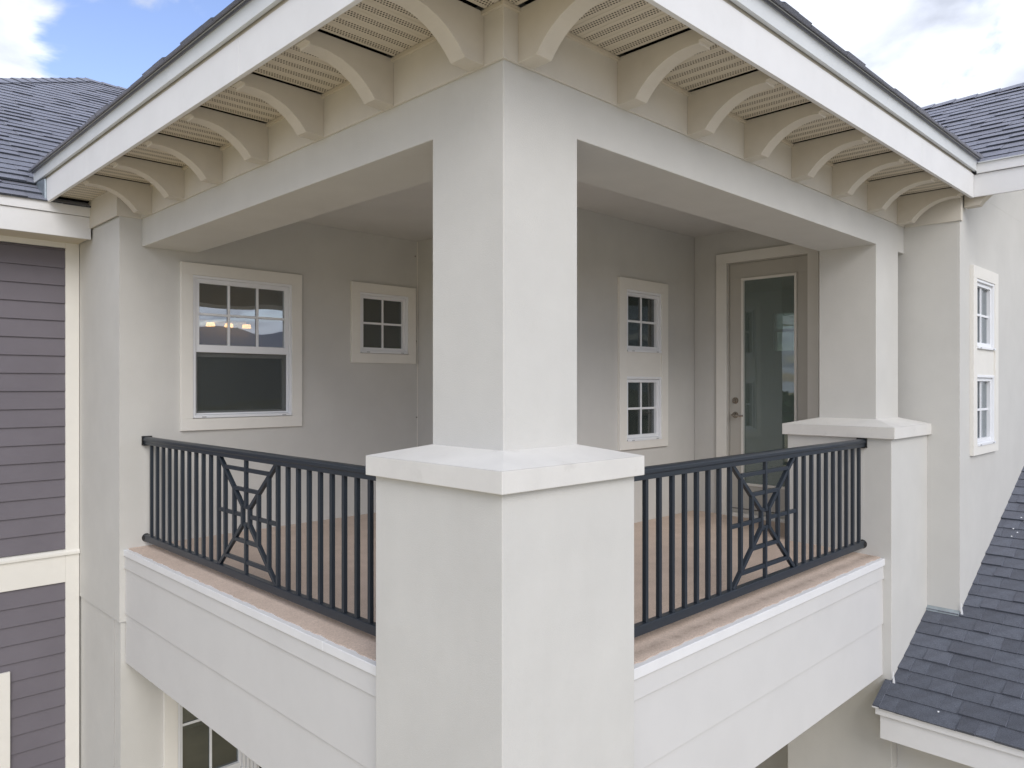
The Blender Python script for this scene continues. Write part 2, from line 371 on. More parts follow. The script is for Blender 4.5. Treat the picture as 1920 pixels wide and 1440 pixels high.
def column(x0, x1, y0, y1):
    c = 0.004; x0 -= .0006; y0 -= .0006
    P = [(x0 + c, y0), (x1 - c, y0), (x1, y0 + c), (x1, y1 - c), (x1 - c, y1), (x0 + c, y1), (x0, y1 - c), (x0, y0 + c)]
    MB().prism([(a, b, 0.99) for a, b in P], (0, 0, 1.575)).build('column', STUCCO, house)
column(0.178, 0.633, 0.178, 0.633)
column(4.186, 4.662, 0.178, 0.625)
# --- beams: one L-shaped ring beam
bm_ = MB()
bm_.prism([(0.178, 0.178, Z_BEAM), (4.80, 0.178, Z_BEAM), (4.80, 0.625, Z_BEAM), (0.60, 0.625, Z_BEAM), (0.60, 4.28, Z_BEAM), (0.178, 4.28, Z_BEAM)], (0, 0, 0.62))
part(bm_, 'beam', STUCCO, 0.004)
# --- frieze boards under the eave
fr = MB()
fr.prism([(0.165, 0.165, Z_FR), (4.787, 0.165, Z_FR), (4.787, 0.178, Z_FR), (0.178, 0.178, Z_FR), (0.178, 4.267, Z_FR), (0.165, 4.267, Z_FR)], (0, 0, 0.23))
part(fr, 'frieze_board', FRIEZE, 0.002)
fr = MB().prism([(-0.012, 4.267, Z_FR - .002), (0.176, 4.267, Z_FR - .002), (0.176, 4.28, Z_FR - .002), (0.0, 4.28, Z_FR - .002), (0.0, 5.33, Z_FR - .002), (-0.012, 5.33, Z_FR - .002)], (0, 0, 0.232))
part(fr, 'frieze_board', FRIEZE, 0.002)
fr = MB().prism([(4.787, 0.165, Z_FR - .004), (4.80, 0.165, Z_FR - .004), (4.80, -0.234, Z_FR - .004), (4.84, -0.234, Z_FR - .004), (4.84, -0.247, Z_FR - .004), (4.787, -0.247, Z_FR - .004)], (0, 0, 0.215))
part(fr, 'frieze_board', FRIEZE, 0.002)
# thin bead where frieze meets stucco
for a, b in (((0.158, 0.158, Z_FR - 0.012), (4.787, 0.1645, Z_FR + 0.004)), ((0.158, 0.165, Z_FR - 0.012), (0.1645, 4.267, Z_FR + 0.004))):
    pass

# --- walls
F_L = fy(4.28); F_C = fy(2.14); F_B = fx(2.892); F_D = fx(4.75); F_W = fy(-0.234); F_X = fx(4.80)
W1 = (0.567, 1.455, 0.995, 2.172); W2 = (2.176, 2.757, 1.583, 2.170)
LW = (0.445, 1.10, -3.2, -0.95)
wall('wall', F_L, 0.012, 3.0, -0.572, 3.0, 0.14, [W1, W2], STUCCO, house)
wall('wall', fy(4.292), 0.024, 3.9, -3.6, -0.574, 0.14, [(0.45, 1.96, -3.1, -1.02)], STUCCO, house)
wall('wall', fx(0.014), 4.283, 5.35, -0.572, 3.0, 0.12, [], STUCCO, house)
wall('wall', fx(0.026), 4.45, 5.35, -3.6, -0.574, 0.12, [], STUCCO, house)
wall('wall', F_B, 2.145, 4.279, -0.02, 2.77, 0.12, [], STUCCO, house)
SU = (3.588, 4.141, 1.57, 2.132); SL = (3.588, 4.141, 0.756, 1.342)
wall('wall', F_C, 2.889, 4.749, -0.02, 2.77, 0.14, [SU, SL], STUCCO, house)
DO = (0.962, 1.770, 0.02, 2.452)
wall('wall', F_D, 0.625, 2.138, -0.02, 2.77, 0.14, [DO], STUCCO, house)
wall('wall', F_X, -0.22, 0.66, -3.6, 2.95, 0.14, [], STUCCO, house)
box('wall', (4.76, 0.64, -3.6), (4.88, 2.1, -0.9), STUCCO, house)
WU = (5.19, 5.76, 1.57, 2.150); WL = (5.19, 5.76, 0.760, 1.350)
wall('wall', F_W, 4.802, 9.4, -3.6, 2.86, 0.14, [WU, WL], STUCCO, house)
# rear and inner shell of the building (rooms behind the windows)
box('wall', (9.4, -0.2, -3.6), (9.55, 3.15, 3.1), STUCCO, house)
box('wall', (9.4, 3.15, -3.6), (9.55, 3.60, 1.80), STUCCO, house)
box('wall', (9.4, 3.15, 2.40), (9.55, 3.60, 3.1), STUCCO, house)
box('wall', (9.4, 3.60, -3.6), (9.55, 13.9, 3.1), STUCCO, house)
box('wall', (-3.7, 13.8, -3.6), (9.4, 13.95, 3.1), STUCCO, house)
box('interior_wall', (0.15, 7.3, -0.02), (2.9, 7.4, 2.76), ROOM, house)
box('interior_wall', (3.0, 4.4, -0.02), (3.1, 7.3, 2.76), ROOM, house)
box('interior_wall', (0.136, 4.45, -0.02), (0.2, 7.3, 2.76), ROOM, house)
box('interior_wall', (3.1, 5.3, -0.02), (9.38, 5.4, 2.76), ROOM, house)
box('interior_floor', (0.15, 4.43, -0.06), (9.38, 7.3, -0.01), CARPET, house)
box('interior_floor', (4.9, -0.08, -0.06), (9.38, 4.42, -0.012), CARPET, house)
box('interior_floor', (0.15, 4.44, -3.6), (9.38, 9.0, -3.5), CARPET, house)
box('interior_wall', (0.15, 8.6, -3.5), (5.0, 8.7, -0.9), ROOM, house)
box('interior_wall', (4.95, 4.44, -3.5), (5.05, 8.6, -0.9), ROOM, house)
# porch + interior ceiling, floor slab
box('ceiling', (0.595, 0.62, 2.757), (9.38, 13.7, 2.90), STUCCO, house)
box('floor_slab', (0.16, 4.425, -0.42), (9.38, 13.7, -0.07), CARPET, house)

# --- left wing facade
YL = 5.347
box('wall', (-3.7, YL + 0.03, -3.6), (0.13, YL + 0.15, 3.0), STUCCO, house)
lw = box('siding_wall', (-3.7, YL + 0.014, -3.6), (0.012, YL + 0.03, 2.56), TRIM, house)
def siding(z0, z1, x0, x1):
    z = z0
    while z < z1 - 0.01:
        h = min(0.151, z1 - z)
        m = MB().prism([(x0, YL - 0.014, z), (x0, YL + 0.014, z), (x0, YL + 0.014, z + h - .001), (x0, YL + 0.000, z + h - .001)], (x1 - x0, 0, 0))
        m.build('siding_board', SIDE, lw)
        z += h
siding(-0.144, 2.443, -3.65, -0.094)
siding(-3.6 + 0.0, -0.430, -3.65, -0.094)
m = MB(); m.box((-0.095, YL - 0.022, -3.6), (0.010, YL + 0.010, 2.56)); m.build('corner_board', TRIM, lw, 0.002)
m = MB(); m.box((-3.7, YL - 0.021, 2.445), (-0.0955, YL + 0.009, 2.56)); m.build('trim_board', TRIM, lw, 0.002)
m = MB(); m.box((-3.7, YL - 0.022, -0.43), (-0.0955, YL + 0.010, -0.197)); m.build('trim_board', TRIM, lw, 0.002)
m = MB().prism([(-3.7, YL - 0.040, -0.196), (-3.7, YL + 0.01, -0.196), (-3.7, YL + 0.01, -0.146), (-3.7, YL - 0.020, -0.158), (-3.7, YL - 0.040, -0.176)], (3.711, 0, 0)); m.build('drip_ledge', TRIM, lw)
# window of the left wing, only its right casing shows
def casing(F, u0, u1, z0, z1, w_, parent, n=0.028, m_=None, name='window_trim'):
    mb = MB()
    fbox(mb, F, u0, u1, 0.0, n, z1 - w_, z1); fbox(mb, F, u0, u1, 0.0, n, z0, z0 + w_)
    fbox(mb, F, u0, u0 + w_, 0.0, n, z0 + w_, z1 - w_); fbox(mb, F, u1 - w_, u1, 0.0, n, z0 + w_, z1 - w_)
    return mb.build(name, m_ or TRIM, parent, 0.0015)
def win_frame(F, o, fw, parent, n0=-0.05, n1=0.012):
    u0, u1, z0, z1 = o; mb = MB()
    fbox(mb, F, u0, u1, n0, n1, z1 - fw, z1); fbox(mb, F, u0, u1, n0, n1, z0, z0 + fw)
    fbox(mb, F, u0, u0 + fw, n0, n1, z0 + fw, z1 - fw); fbox(mb, F, u1 - fw, u1, n0, n1, z0 + fw, z1 - fw)
    return mb.build('window_frame', VINYL, parent, 0.002)
def window(F, base, opening, trim_w=0.098, sub=None, dh=False, trim=True, label=None, gl=None, parent=None, grid=(2, 2)):
    """vinyl window in an opening: the part 'window' holds the outer frame; sash, muntins, panes and casing are its sub-parts"""
    u0, u1, z0, z1 = opening
    w_ = win_frame(F, opening, 0.022, parent or house, -0.09, 0.020)
    w_.name = 'window'
    if label: w_['label'] = label
    if trim: casing(F, u0 - trim_w, u1 + trim_w, z0 - trim_w - .006, z1 + trim_w, trim_w - 0.001, w_)
    a0, a1, b0, b1 = u0 + 0.023, u1 - 0.023, z0 + 0.023, z1 - 0.023
    gl = gl or GLASS
    # sill lip with two weep covers
    mb = MB(); fbox(mb, F, u0 + 0.01, u1 - 0.01, 0.0205, 0.034, z0 - 0.002, z0 + 0.016); mb.build('sill_lip', VINYL, w_, 0.001)
    for uu in (u0 + 0.07, u1 - 0.10):
        mb = MB(); fbox(mb, F, uu, uu + 0.035, 0.0345, 0.038, z0 + 0.002, z0 + 0.010); mb.build('weep_cover', CURT, w_)
    if not dh:
        win_frame_sash(F, (a0, a1, b0, b1), 0.030, w_, -0.055, 0.002)
        panes(F, (a0 + 0.030, a1 - 0.030, b0 + 0.030, b1 - 0.030), grid, w_, gl, -0.03)
    else:
        zm0, zm1 = 1.539, 1.601
        win_frame_sash(F, (a0, a1, zm0, b1), 0.036, w_, -0.045, 0.006, bot=zm1 - zm0)
        panes(F, (a0 + 0.036, a1 - 0.036, zm1, b1 - 0.036), (3, 2), w_, GLASS_UP, -0.02)
        win_frame_sash(F, (a0, a1, b0, zm0 - 0.001), 0.036, w_, -0.075, -0.030, bot=0.03)
        panes(F, (a0 + 0.036, a1 - 0.036, b0 + 0.03, zm0 - 0.037), (1, 1), w_, GLASS_LOW, -0.055)
        mb = MB(); fbox(mb, F, a0 + 0.014, a1 - 0.014, -0.016, -0.0145, b0 + 0.01, zm0 - 0.002); mb.build('insect_screen', SCREEN, w_)
        mb = MB()
        for (p, q, r_, s_) in ((a0 + 0.001, a1 - 0.001, b0 + .001, b0 + 0.014), (a0 + .001, a0 + 0.016, b0 + 0.014, zm0 - .001), (a1 - 0.016, a1 - .001, b0 + 0.014, zm0 - .001)):
            fbox(mb, F, p, q, -0.022, -0.008, r_, s_)
        mb.build('screen_frame', VINYL, w_)
    return w_
def win_frame_sash(F, o, fw, parent, n0, n1, bot=None):
    u0, u1, z0, z1 = o; b = bot or fw; mb = MB()
    fbox(mb, F, u0, u1, n0, n1, z1 - fw, z1); fbox(mb, F, u0, u1, n0, n1, z0, z0 + b)
    fbox(mb, F, u0, u0 + fw, n0, n1, z0 + b, z1 - fw); fbox(mb, F, u1 - fw, u1, n0, n1, z0 + b, z1 - fw)
    return mb.build('sash', VINYL, parent, 0.0025)
def panes(F, o, grid, parent, gl, n):
    u0, u1, z0, z1 = o; nu, nz = grid; t = 0.010
    us = [u0 + (u1 - u0) * i / nu for i in range(nu + 1)]; zs = [z0 + (z1 - z0) * j / nz for j in range(nz + 1)]
    for i in range(1, nu):
        mb = MB(); fbox(mb, F, us[i] - t, us[i] + t, n + .0045, n + 0.016, z0, z1); mb.build('muntin', VINYL, parent, 0.002)
    for j in range(1, nz):
        mb = MB(); fbox(mb, F, u0, u1, n + 0.0045, n + 0.0150, zs[j] - t, zs[j] + t); mb.build('muntin', VINYL, parent, 0.002)
    for i in range(nu):
        for j in range(nz):
            mb = MB(); fbox(mb, F, us[i], us[i+1], n - 0.002, n + 0.002, zs[j], zs[j+1]); mb.build('pane', gl, parent)
window(F_L, 4.28, W1, dh=True, label='large double hung window with six small panes above a screened lower sash')
window(F_L, 4.28, W2, trim_w=0.094, label='small square four pane window on the shaded back wall')
def stacked(F, top, bot, parent_label):
    a = window(F, 0, top, trim=False); b = window(F, 0, bot, trim=False)
    u0, u1 = top[0], top[1]; tw = 0.104
    mb = MB()
    fbox(mb, F, u0 - tw, u1 + tw, 0, 0.028, top[3], top[3] + tw - .004); fbox(mb, F, u0 - tw, u1 + tw, 0, 0.028, bot[2] - 0.075, bot[2])
    fbox(mb, F, u0 - tw, u0, 0, 0.028, bot[2], top[3]); fbox(mb, F, u1, u1 + tw, 0, 0.028, bot[2], top[3])
    mb.build('window_trim', TRIM, a, 0.0015)
    mb = MB(); fbox(mb, F, u0 + .001, u1 - .001, 0, 0.016, bot[3], top[2]); mb.build('infill_panel', TRIM, a)
    a['label'] = parent_label + ', upper of the stacked pair'; b['label'] = parent_label + ', lower of the stacked pair'
stacked(F_C, SU, SL, 'narrow four pane window beside the balcony door')
stacked(F_W, WU, WL, 'narrow four pane window on the right side wall')
# large lower storey window under the balcony: two units with a mullion
FLw = fy(4.292)
wl = win_frame(FLw, (0.45, 1.96, -3.1, -1.02), 0.022, house, -0.09, 0.02); wl.name = 'window'; wl['label'] = 'ground floor window seen below the balcony floor'
mb = MB(); fbox(mb, FLw, 0.342, 0.449, 0, 0.028, -3.2, -0.915); fbox(mb, FLw, 0.4495, 1.96, 0, 0.028, -1.02, -0.915); fbox(mb, FLw, 1.961, 2.06, 0, 0.028, -3.2, -0.915); mb.build('window_trim', TRIM, wl, 0.0015)
for (a, b) in ((0.474, 0.998), (1.14, 1.93)):
    win_frame_sash(FLw, (a, b, -2.03, -1.044), 0.022, wl, -0.055, 0.002, bot=0.04)
    panes(FLw, (a + 0.022, b - 0.022, -1.99, -1.066), (2, 2), wl, GLASS, -0.03)
    win_frame_sash(FLw, (a, b, -3.07, -2.032), 0.03, wl, -0.075, -0.02)
    panes(FLw, (a + 0.03, b - 0.03, -3.04, -2.062), (1, 1), wl, GLASS, -0.05)
mb = MB()
for k in range(4): fbox(mb, FLw, 1.002 + k * 0.034, 1.030 + k * 0.034, -0.03, 0.008 + 0.004 * (k % 2), -3.08, -1.043)
mb.build('mullion', VINYL, wl)
# left wing window
FW_ = fy(YL - 0.014)
wlw = win_frame(FW_, (-1.50, -0.60, -2.6, -1.19), 0.03, house, -0.01, 0.02); wlw.name = 'window'; wlw['label'] = 'ground floor window in the plum siding at the left edge'
casing(FW_, -1.599, -0.503, -2.7, -1.092, 0.098, wlw, 0.022)
panes(FW_, (-1.47, -0.63, -2.57, -1.22), (2, 2), wlw, GLASS, 0.006)

# --- balcony door
dr = MB(); F = F_D
y0, y1, z0, z1 = 0.972, 1.757, 0.035, 2.440
g0, g1, gz0, gz1 = 1.080, 1.634, 0.300, 2.295
fbox(dr, F, y0, y1, -0.070, -0.025, gz1, z1); fbox(dr, F, y0, y1, -0.070, -0.025, z0, gz0)
fbox(dr, F, y0, g0, -0.070, -0.025, gz0, gz1); fbox(dr, F, g1, y1, -0.070, -0.025, gz0, gz1)
door = dr.build('door', DOORP, house, 0.002); door['label'] = 'greige balcony door with one tall glass pane'
mb = MB()
for q in ((g0, g1, gz1 - 0.024, gz1), (g0, g1, gz0, gz0 + 0.024), (g0, g0 + 0.024, gz0 + .024, gz1 - .024), (g1 - 0.024, g1, gz0 + .024, gz1 - .024)):
    fbox(mb, F, q[0], q[1], -0.055, -0.012, q[2], q[3])
mb.build('glazing_bead', TRIM, door, 0.004)
mb = MB(); fbox(mb, F, g0 + .024, g1 - .024, -0.045, -0.040, gz0 + .024, gz1 - .024); mb.build('pane', GLASS_DOOR, door)
mb = MB(); tw = 0.108
fbox(mb, F, 0.86, 1.878, 0, 0.026, 2.452, 2.545); fbox(mb, F, 1.7705, 1.878, 0, 0.026, 0.0, 2.452); fbox(mb, F, 0.86, 0.9615, 0, 0.026, 0.0, 2.452)
mb.build('door_trim', TRIM, door, 0.0015)
mb = MB()
fbox(mb, F, 0.9625, 1.7695, -0.10, -0.012, 2.4425, 2.4515); fbox(mb, F, 1.7595, 1.7695, -0.10, -0.012, 0.03, 2.442); fbox(mb, F, 0.9625, 0.9705, -0.10, -0.012, 0.03, 2.442)
mb.build('door_jamb', DOORP, door)
mb = MB(); fbox(mb, F, 0.963, 1.769, -0.12, 0.03, -0.01, 0.033); mb.build('threshold', TRIM, door, 0.003)
mb = MB(); fbox(mb, F, 0.99, 1.74, -0.024, -0.018, 0.07, 0.075); mb.build('door_sweep', BLACK, door)
for zc, r_ in ((1.115, 0.033), (0.975, 0.033)):
    mb = MB(); mb.cyl(F(1.697, -0.024, zc), F(1.697, -0.006, zc), r_, r_ * 0.82, 20); mb.cyl(F(1.697, -0.006, zc), F(1.697, 0.006 if zc > 1 else 0.03, zc), 0.014, 0.013, 14)
    mb.build('deadbolt' if zc > 1 else 'handle_rose', NICKEL, door, 0.002)
mb = MB(); pts = [F(1.705, 0.036, 0.977), F(1.66, 0.040, 0.972), F(1.615, 0.038, 0.968), F(1.590, 0.032, 0.972)]
for a, b in zip(pts, pts[1:]): mb.cyl(a, b, 0.010, 0.009, 10)
mb.build('handle', NICKEL, door)
for zc in (0.3, 1.24, 2.15):
    mb = MB(); mb.cyl(F(0.970, -0.012, zc - 0.05), F(0.970, -0.012, zc + 0.05), 0.007, None, 8); mb.build('hinge', NICKEL, door)
# small window of the room behind the door (daylight seen through the glass)
mb = MB(); mb.box((9.43, 3.15, 2.10), (9.47, 3.60, 2.145)); mb.box((9.43, 3.15, 1.80), (9.47, 3.17, 2.40)); mb.box((9.43, 3.58, 1.80), (9.47, 3.60, 2.40))
wr = mb.build('window', VINYL, house); wr['label'] = 'far window of the room behind the balcony door'
box('pane', (9.448, 3.17, 1.80), (9.452, 3.58, 2.40), GLASS, wr)

# --- balcony floor with its edge boards
def deckz(x, y):
    return -0.020 * max(0, 1 - (y - 0.055) / 0.5) - 0.006 * max(0, 1 - (x - 0.05) / 0.5) + 0.0
rnd = random.Random(3)
def rag(a): return 0.004 * math.sin(a * 23.7) + 0.003 * math.sin(a * 61 + 1) + rnd.uniform(-0.002, 0.002)
import itertools
bmk = bmesh.new()
def strip(points_a, points_b):
    va = [bmk.verts.new(p) for p in points_a]; vb = [bmk.verts.new(p) for p in points_b]
    for k in range(len(va) - 1): bmk.faces.new((va[k], va[k+1], vb[k+1], vb[k]))
nA = 140
# outer ragged band on the right side and left side, then the inner floor
xs = [0.60 + (3.995 - 0.60) * k / nA for k in range(nA + 1)]
strip([(x, 0.078 + rag(x), deckz(x, .078)) for x in xs], [(x, 0.56, 0) for x in xs])
ys = [0.60 + (4.285 - 0.60) * k / nA for k in range(nA + 1)]
strip([(0.56, y, 0) for y in ys], [(0.074 + rag(y + 9), y, deckz(.074, y)) for y in ys])
strip([(0.56, 0.56, 0), (4.80, 0.56, 0)], [(0.56, 4.30, 0), (4.80, 4.30, 0)])
me = bpy.data.meshes.new('deck'); bmk.to_mesh(me); bmk.free(); me.materials.append(DECK)
dk = bpy.data.objects.new('deck', me); C.objects.link(dk); dk.parent = house
so = dk.modifiers.new('thick', 'SOLIDIFY'); so.thickness = 0.0035; so.offset = -1
box('deck_slab', (0.09, 0.09, -0.80), (4.76, 4.27, -0.032), STUCCO, house)
box('deck_soffit', (0.07, 0.07, -0.86), (4.79, 4.29, -0.802), STUCCO, house)
def parapet(F, a0, a1, side, joint=None, dz=0.0, zt0=-0.0245):
    # F: u along, n outward from the board plane
    core = MB(); fbox(core, F, a0, a1, -0.03, -0.012, -0.880, zt0 - 0.004)
    pr = core.build('parapet', PARA, house); pr['label'] = 'white boarded balcony edge on the ' + side
    segs = [(a0, a1)] if joint is None else [(a0, joint - 0.0012), (joint + 0.0012, a1)]
    for (p, q) in segs:
        mb = MB(); fbox(mb, F, p, q, -0.045, 0.012, -0.076 + dz, zt0); mb.build('parapet_cap', WHITE, pr, 0.003)
    for (zt, zb, n) in ((-0.0775 + dz, -0.174 + dz, 0.003), (-0.177 + dz, -0.509, -0.002), (-0.5115, -0.888, -0.006)):
        # lap boards: bottom edge a little prouder than the top
        mb = MB(); P0 = [F(a0, n - 0.003, zt), F(a0, n + 0.003, zb), F(a0, -0.02, zb), F(a0, -0.02, zt)]
        v = Vector(F(a1, 0, 0)) - Vector(F(a0, 0, 0)); mb.prism(P0, v); mb.build('parapet_board', PARA, pr, 0.0015)
parapet(fy(0.058), 0.8135, 3.9915, 'right')
parapet(fx(0.052), 0.8135, 4.2795, 'left', joint=1.33, dz=0.018, zt0=-0.0105)

# --- eave: fascia, drip strip, soffit planks, brackets
X_E = 4.832
YF = 0.325
RW = 2.17          # plan width of the right wing slope, eave to ridge
def fascia_run(F, a0, a1, joints, n_lo, name='fascia_board', z0=2.785, z1=2.980, m_=None):
    cuts = [a0] + joints + [a1]
    for p, q in zip(cuts, cuts[1:]):
        mb = MB(); fbox(mb, F, p + .001, q - .001, n_lo - 0.022, n_lo, z0, z1); mb.build(name, m_ or WHITE, house, 0.0015)
fascia_run(fy(-YF), -YF, X_E - .001, [3.60], 0.0, z0=2.737, z1=2.924)
fascia_run(fx(-YF), -YF + 0.023, 4.948, [1.48, 3.9], 0.0, z0=2.737, z1=2.924)
fascia_run(fy(-YF), -YF - 0.022, X_E - 0.002, [2.9], 0.024, 'drip_board', 2.941, 3.031, DRIP)
fascia_run(fx(-YF), -YF - 0.022, 5.26, [2.30], 0.024, 'drip_board', 2.941, 3.031, DRIP)
fascia_run(fx(X_E), -0.80, -YF + 0.002, [], 0.0, 'fascia_board', 2.743, 2.918)
fascia_run(fx(X_E), -0.82, -YF - 0.022, [], 0.018, 'drip_board', 2.922, 2.996, WHITE)
# tan inner lip of the fascia, carrying the soffit
mb = MB(); q = YF - 0.0225; p = YF - 0.031
mb.prism([(-q, -q, 2.743), (X_E - .004, -q, 2.743), (X_E - .004, -p, 2.743), (-p, -p, 2.743), (-p, 4.94, 2.743), (-q, 4.94, 2.743)], (0, 0, 0.06)); part(mb, 'soffit_channel', FRIEZE)
# sub fascia behind the gap and end closure
mb = MB(); q = YF - 0.008; p = YF - 0.07
mb.prism([(-q, -q, 2.922), (X_E - .03, -q, 2.922), (X_E - .03, -p, 2.922), (-p, -p, 2.922), (-p, 5.25, 2.922), (-q, 5.25, 2.922)], (0, 0, 0.11)); part(mb, 'sub_fascia', FRIEZE)
# thin metal drip edge lip on top
q = YF + 0.040; p = YF - 0.01
mb = MB(); mb.prism([(-q, -q, 3.032), (X_E + .02, -q, 3.032), (X_E + .02, -p, 3.032), (-p, -p, 3.032), (-p, 5.28, 3.032), (-q, 5.28, 3.032)], (0, 0, 0.007)); part(mb, 'drip_edge', DRIP)
mb = MB(); mb.prism([(X_E - 0.036, -0.84, 2.997), (X_E + .03, -0.84, 2.997), (X_E + .03, -0.36, 2.997), (X_E - 0.036, -0.36, 2.997)], (0, 0, 0.006)); part(mb, 'drip_edge', DRIP)
# kick-out flashing at the left end of the eave
mb = MB(); mb.prism([(-0.318, 4.951, 2.742), (-0.318, 4.951, 2.925), (-0.318, 5.24, 2.95), (-0.318, 5.19, 2.86), (-0.318, 5.06, 2.79)], (-0.020, 0, 0)); part(mb, 'kickout_flashing', FLASH, 0.004)
# added near-black boards above the soffit: attic shade as colour, skylight blocked
mb = MB(); mb.prism([(-0.29, -0.29, 2.83), (X_E - .01, -0.29, 2.83), (X_E - .01, 0.163, 2.83), (0.163, 0.163, 2.83), (0.163, 4.95, 2.83), (-0.29, 4.95, 2.83)], (0, 0, 0.02)); part(mb, 'attic_shade_board', DARK)
box('attic_shade_board', (-0.28, 4.96, 2.79), (0.0, 5.33, 2.825), DARK, house)  # added near-black box: painted shade of the hollow past the soffit end
soff = MB().prism([(0.148, 0.148, 2.776), (4.787, 0.148, 2.776), (4.787, 0.1645, 2.776), (0.1645, 0.1645, 2.776), (0.1645, 4.267, 2.776), (0.148, 4.267, 2.776)], (0, 0, 0.016)).build('soffit', SOFFIT, house)
# plank mesh in local coordinates: X along the plank, Y across
PW = 0.0835
pm = MB(); hl = 0.2285
prof = [(-PW/2, 0.0), (-PW/2 + 0.005, -0.0028), (PW/2 - 0.005, -0.0028), (PW/2, 0.0), (PW/2, 0.003), (-PW/2, 0.003)]
pm.prism([(-hl, a, b) for a, b in prof], (2 * hl, 0, 0))
pme = bpy.data.meshes.new('soffit_plank'); pme.from_pydata(pm.v, [], pm.f); pme.materials.append(SOFFIT)
BR_R = [0.246, 0.902, 1.502, 2.098, 2.705, 3.326, 3.965, 4.600]
BR_L = [0.280, 0.906, 1.530, 2.150, 2.775, 3.400, 4.030]
BW = 0.090
def planks(a0, a1, side):
    n = max(1, round((a1 - a0 - 0.018) / 0.0845)); wd = (a1 - a0 - 0.018) / n
    for k in range(n):
        o = bpy.data.objects.new('soffit_plank', pme); C.objects.link(o); o.parent = soff
        c = a0 + 0.002 + wd * (k + 0.5)
        if side == 'R': o.location = (c, -0.066, 2.797); o.rotation_euler = (0, 0, R(90)); 
        else: o.location = (-0.066, c, 2.797)
        o.scale = (1, wd / 0.0845, 1)
bounds = [-0.245] + BR_R
planks(-0.290, BR_R[0], 'R')
for i, b in enumerate(BR_R): planks(b + BW, (BR_R[i+1] if i + 1 < len(BR_R) else X_E - 0.004), 'R')
planks(0.170, BR_L[0], 'L')
for i, b in enumerate(BR_L): planks(b + BW, (BR_L[i+1] if i + 1 < len(BR_L) else 4.955), 'L')
# bracket: profile in (n outward from frieze, z)
def bracket_profile(top=2.794):
    pts = [(0.0, top), (0.0, 2.573), (0.104, 2.577)]
    A, B, D = (0.104, 2.577), (0.246, 2.694), (0.436, 2.722)
    # circle through the three measured points of the arch
    ax_, ay_, bx_, by_, cx_, cy_ = *A, *B, *D
    q = 2 * (ax_ * (by_ - cy_) + bx_ * (cy_ - ay_) + cx_ * (ay_ - by_))
    ux = ((ax_**2 + ay_**2) * (by_ - cy_) + (bx_**2 + by_**2) * (cy_ - ay_) + (cx_**2 + cy_**2) * (ay_ - by_)) / q
    uy = ((ax_**2 + ay_**2) * (cx_ - bx_) + (bx_**2 + by_**2) * (ax_ - cx_) + (cx_**2 + cy_**2) * (bx_ - ax_)) / q
    rad = math.hypot(ax_ - ux, ay_ - uy); t0 = math.atan2(ay_ - uy, ax_ - ux); t1 = math.atan2(cy_ - uy, cx_ - ux)
    for k in range(1, 15):
        t = t0 + (t1 - t0) * k / 14; pts.append((ux + rad * math.cos(t), uy + rad * math.sin(t)))
    pts += [(0.4365, 2.736), (0.4575, 2.738), (0.4575, top)]
    return pts
def bracket(F, a, name='bracket', top=2.794):
    mb = MB(); pr = bracket_profile(top)
    mb.prism([F(a, n, z) for n, z in pr], Vector(F(a + BW, 0, 0)) - Vector(F(a, 0, 0)))
    return mb.build(name, CREAM, house, 0.002)
for a in BR_R: bracket(fy(0.165), a)
for a in BR_L: bracket(fx(0.165), a)
b9 = bracket(fy(-0.247), 4.872, top=2.81); b9.location.z = 0.108
# right wing soffit
MB().prism([(X_E + 0.002, -0.80, 2.90), (X_E + RW, -0.80, 2.90 + RW * 0.58), (X_E + RW, -0.24, 2.90 + RW * 0.58), (X_E + 0.002, -0.24, 2.90)], (0, 0, 0.015)).build('soffit', WHITE, house)

# left wing fascia below its eave
YE = 4.95
for (p, q) in ((-3.9, -1.8), (-1.799, 0.0)):
    mb = MB(); mb.box((p, YE, 2.480), (q - 0.0015, YE + 0.022, 2.660)); mb.build('fascia_board', WHITE, house, 0.0015)
    mb = MB(); mb.prism([(p, YE - 0.016, 2.664), (p, YE + 0.02, 2.664), (p, YE + 0.02, 2.742), (p, YE - 0.016, 2.742)], (q - p - 0.0015, 0, 0)); mb.build('drip_board', WHITE, house, 0.0015)
box('soffit', (-3.9, YE + 0.0225, 2.490), (0.0, YL + 0.01, 2.500), SOFFIT, house)

# ------------------------------------------------------------ roofs with individual shingles
ALL = []     # (area, builder)
Xax = Vector((math.sin(YAW), math.cos(YAW))); 
def project(p):
    d = Vector(p) - CAM
    r_ = d.x * math.sin(YAW) - d.y * math.cos(YAW); f_ = d.x * math.cos(YAW) + d.y * math.sin(YAW)
    if f_ < 0.2: return None
    return (960 + FPX * r_ / f_, 722 - FPX * d.z / f_)
def clip(poly, planes):
    for (a, b, c) in planes:      # keep a*u + b*v <= c
        outp = []
        for i in range(len(poly)):
            p, q = poly[i], poly[(i + 1) % len(poly)]
            dp = a * p[0] + b * p[1] - c; dq = a * q[0] + b * q[1] - c
            if dp <= 0: outp.append(p)
            if dp * dq < 0:
                t = dp / (dp - dq); outp.append((p[0] + (q[0] - p[0]) * t, p[1] + (q[1] - p[1]) * t))
        poly = outp
        if len(poly) < 3: return None
    return poly
def poly_area(p): return abs(sum(p[i][0] * p[(i+1) % len(p)][1] - p[(i+1) % len(p)][0] * p[i][1] for i in range(len(p)))) / 2
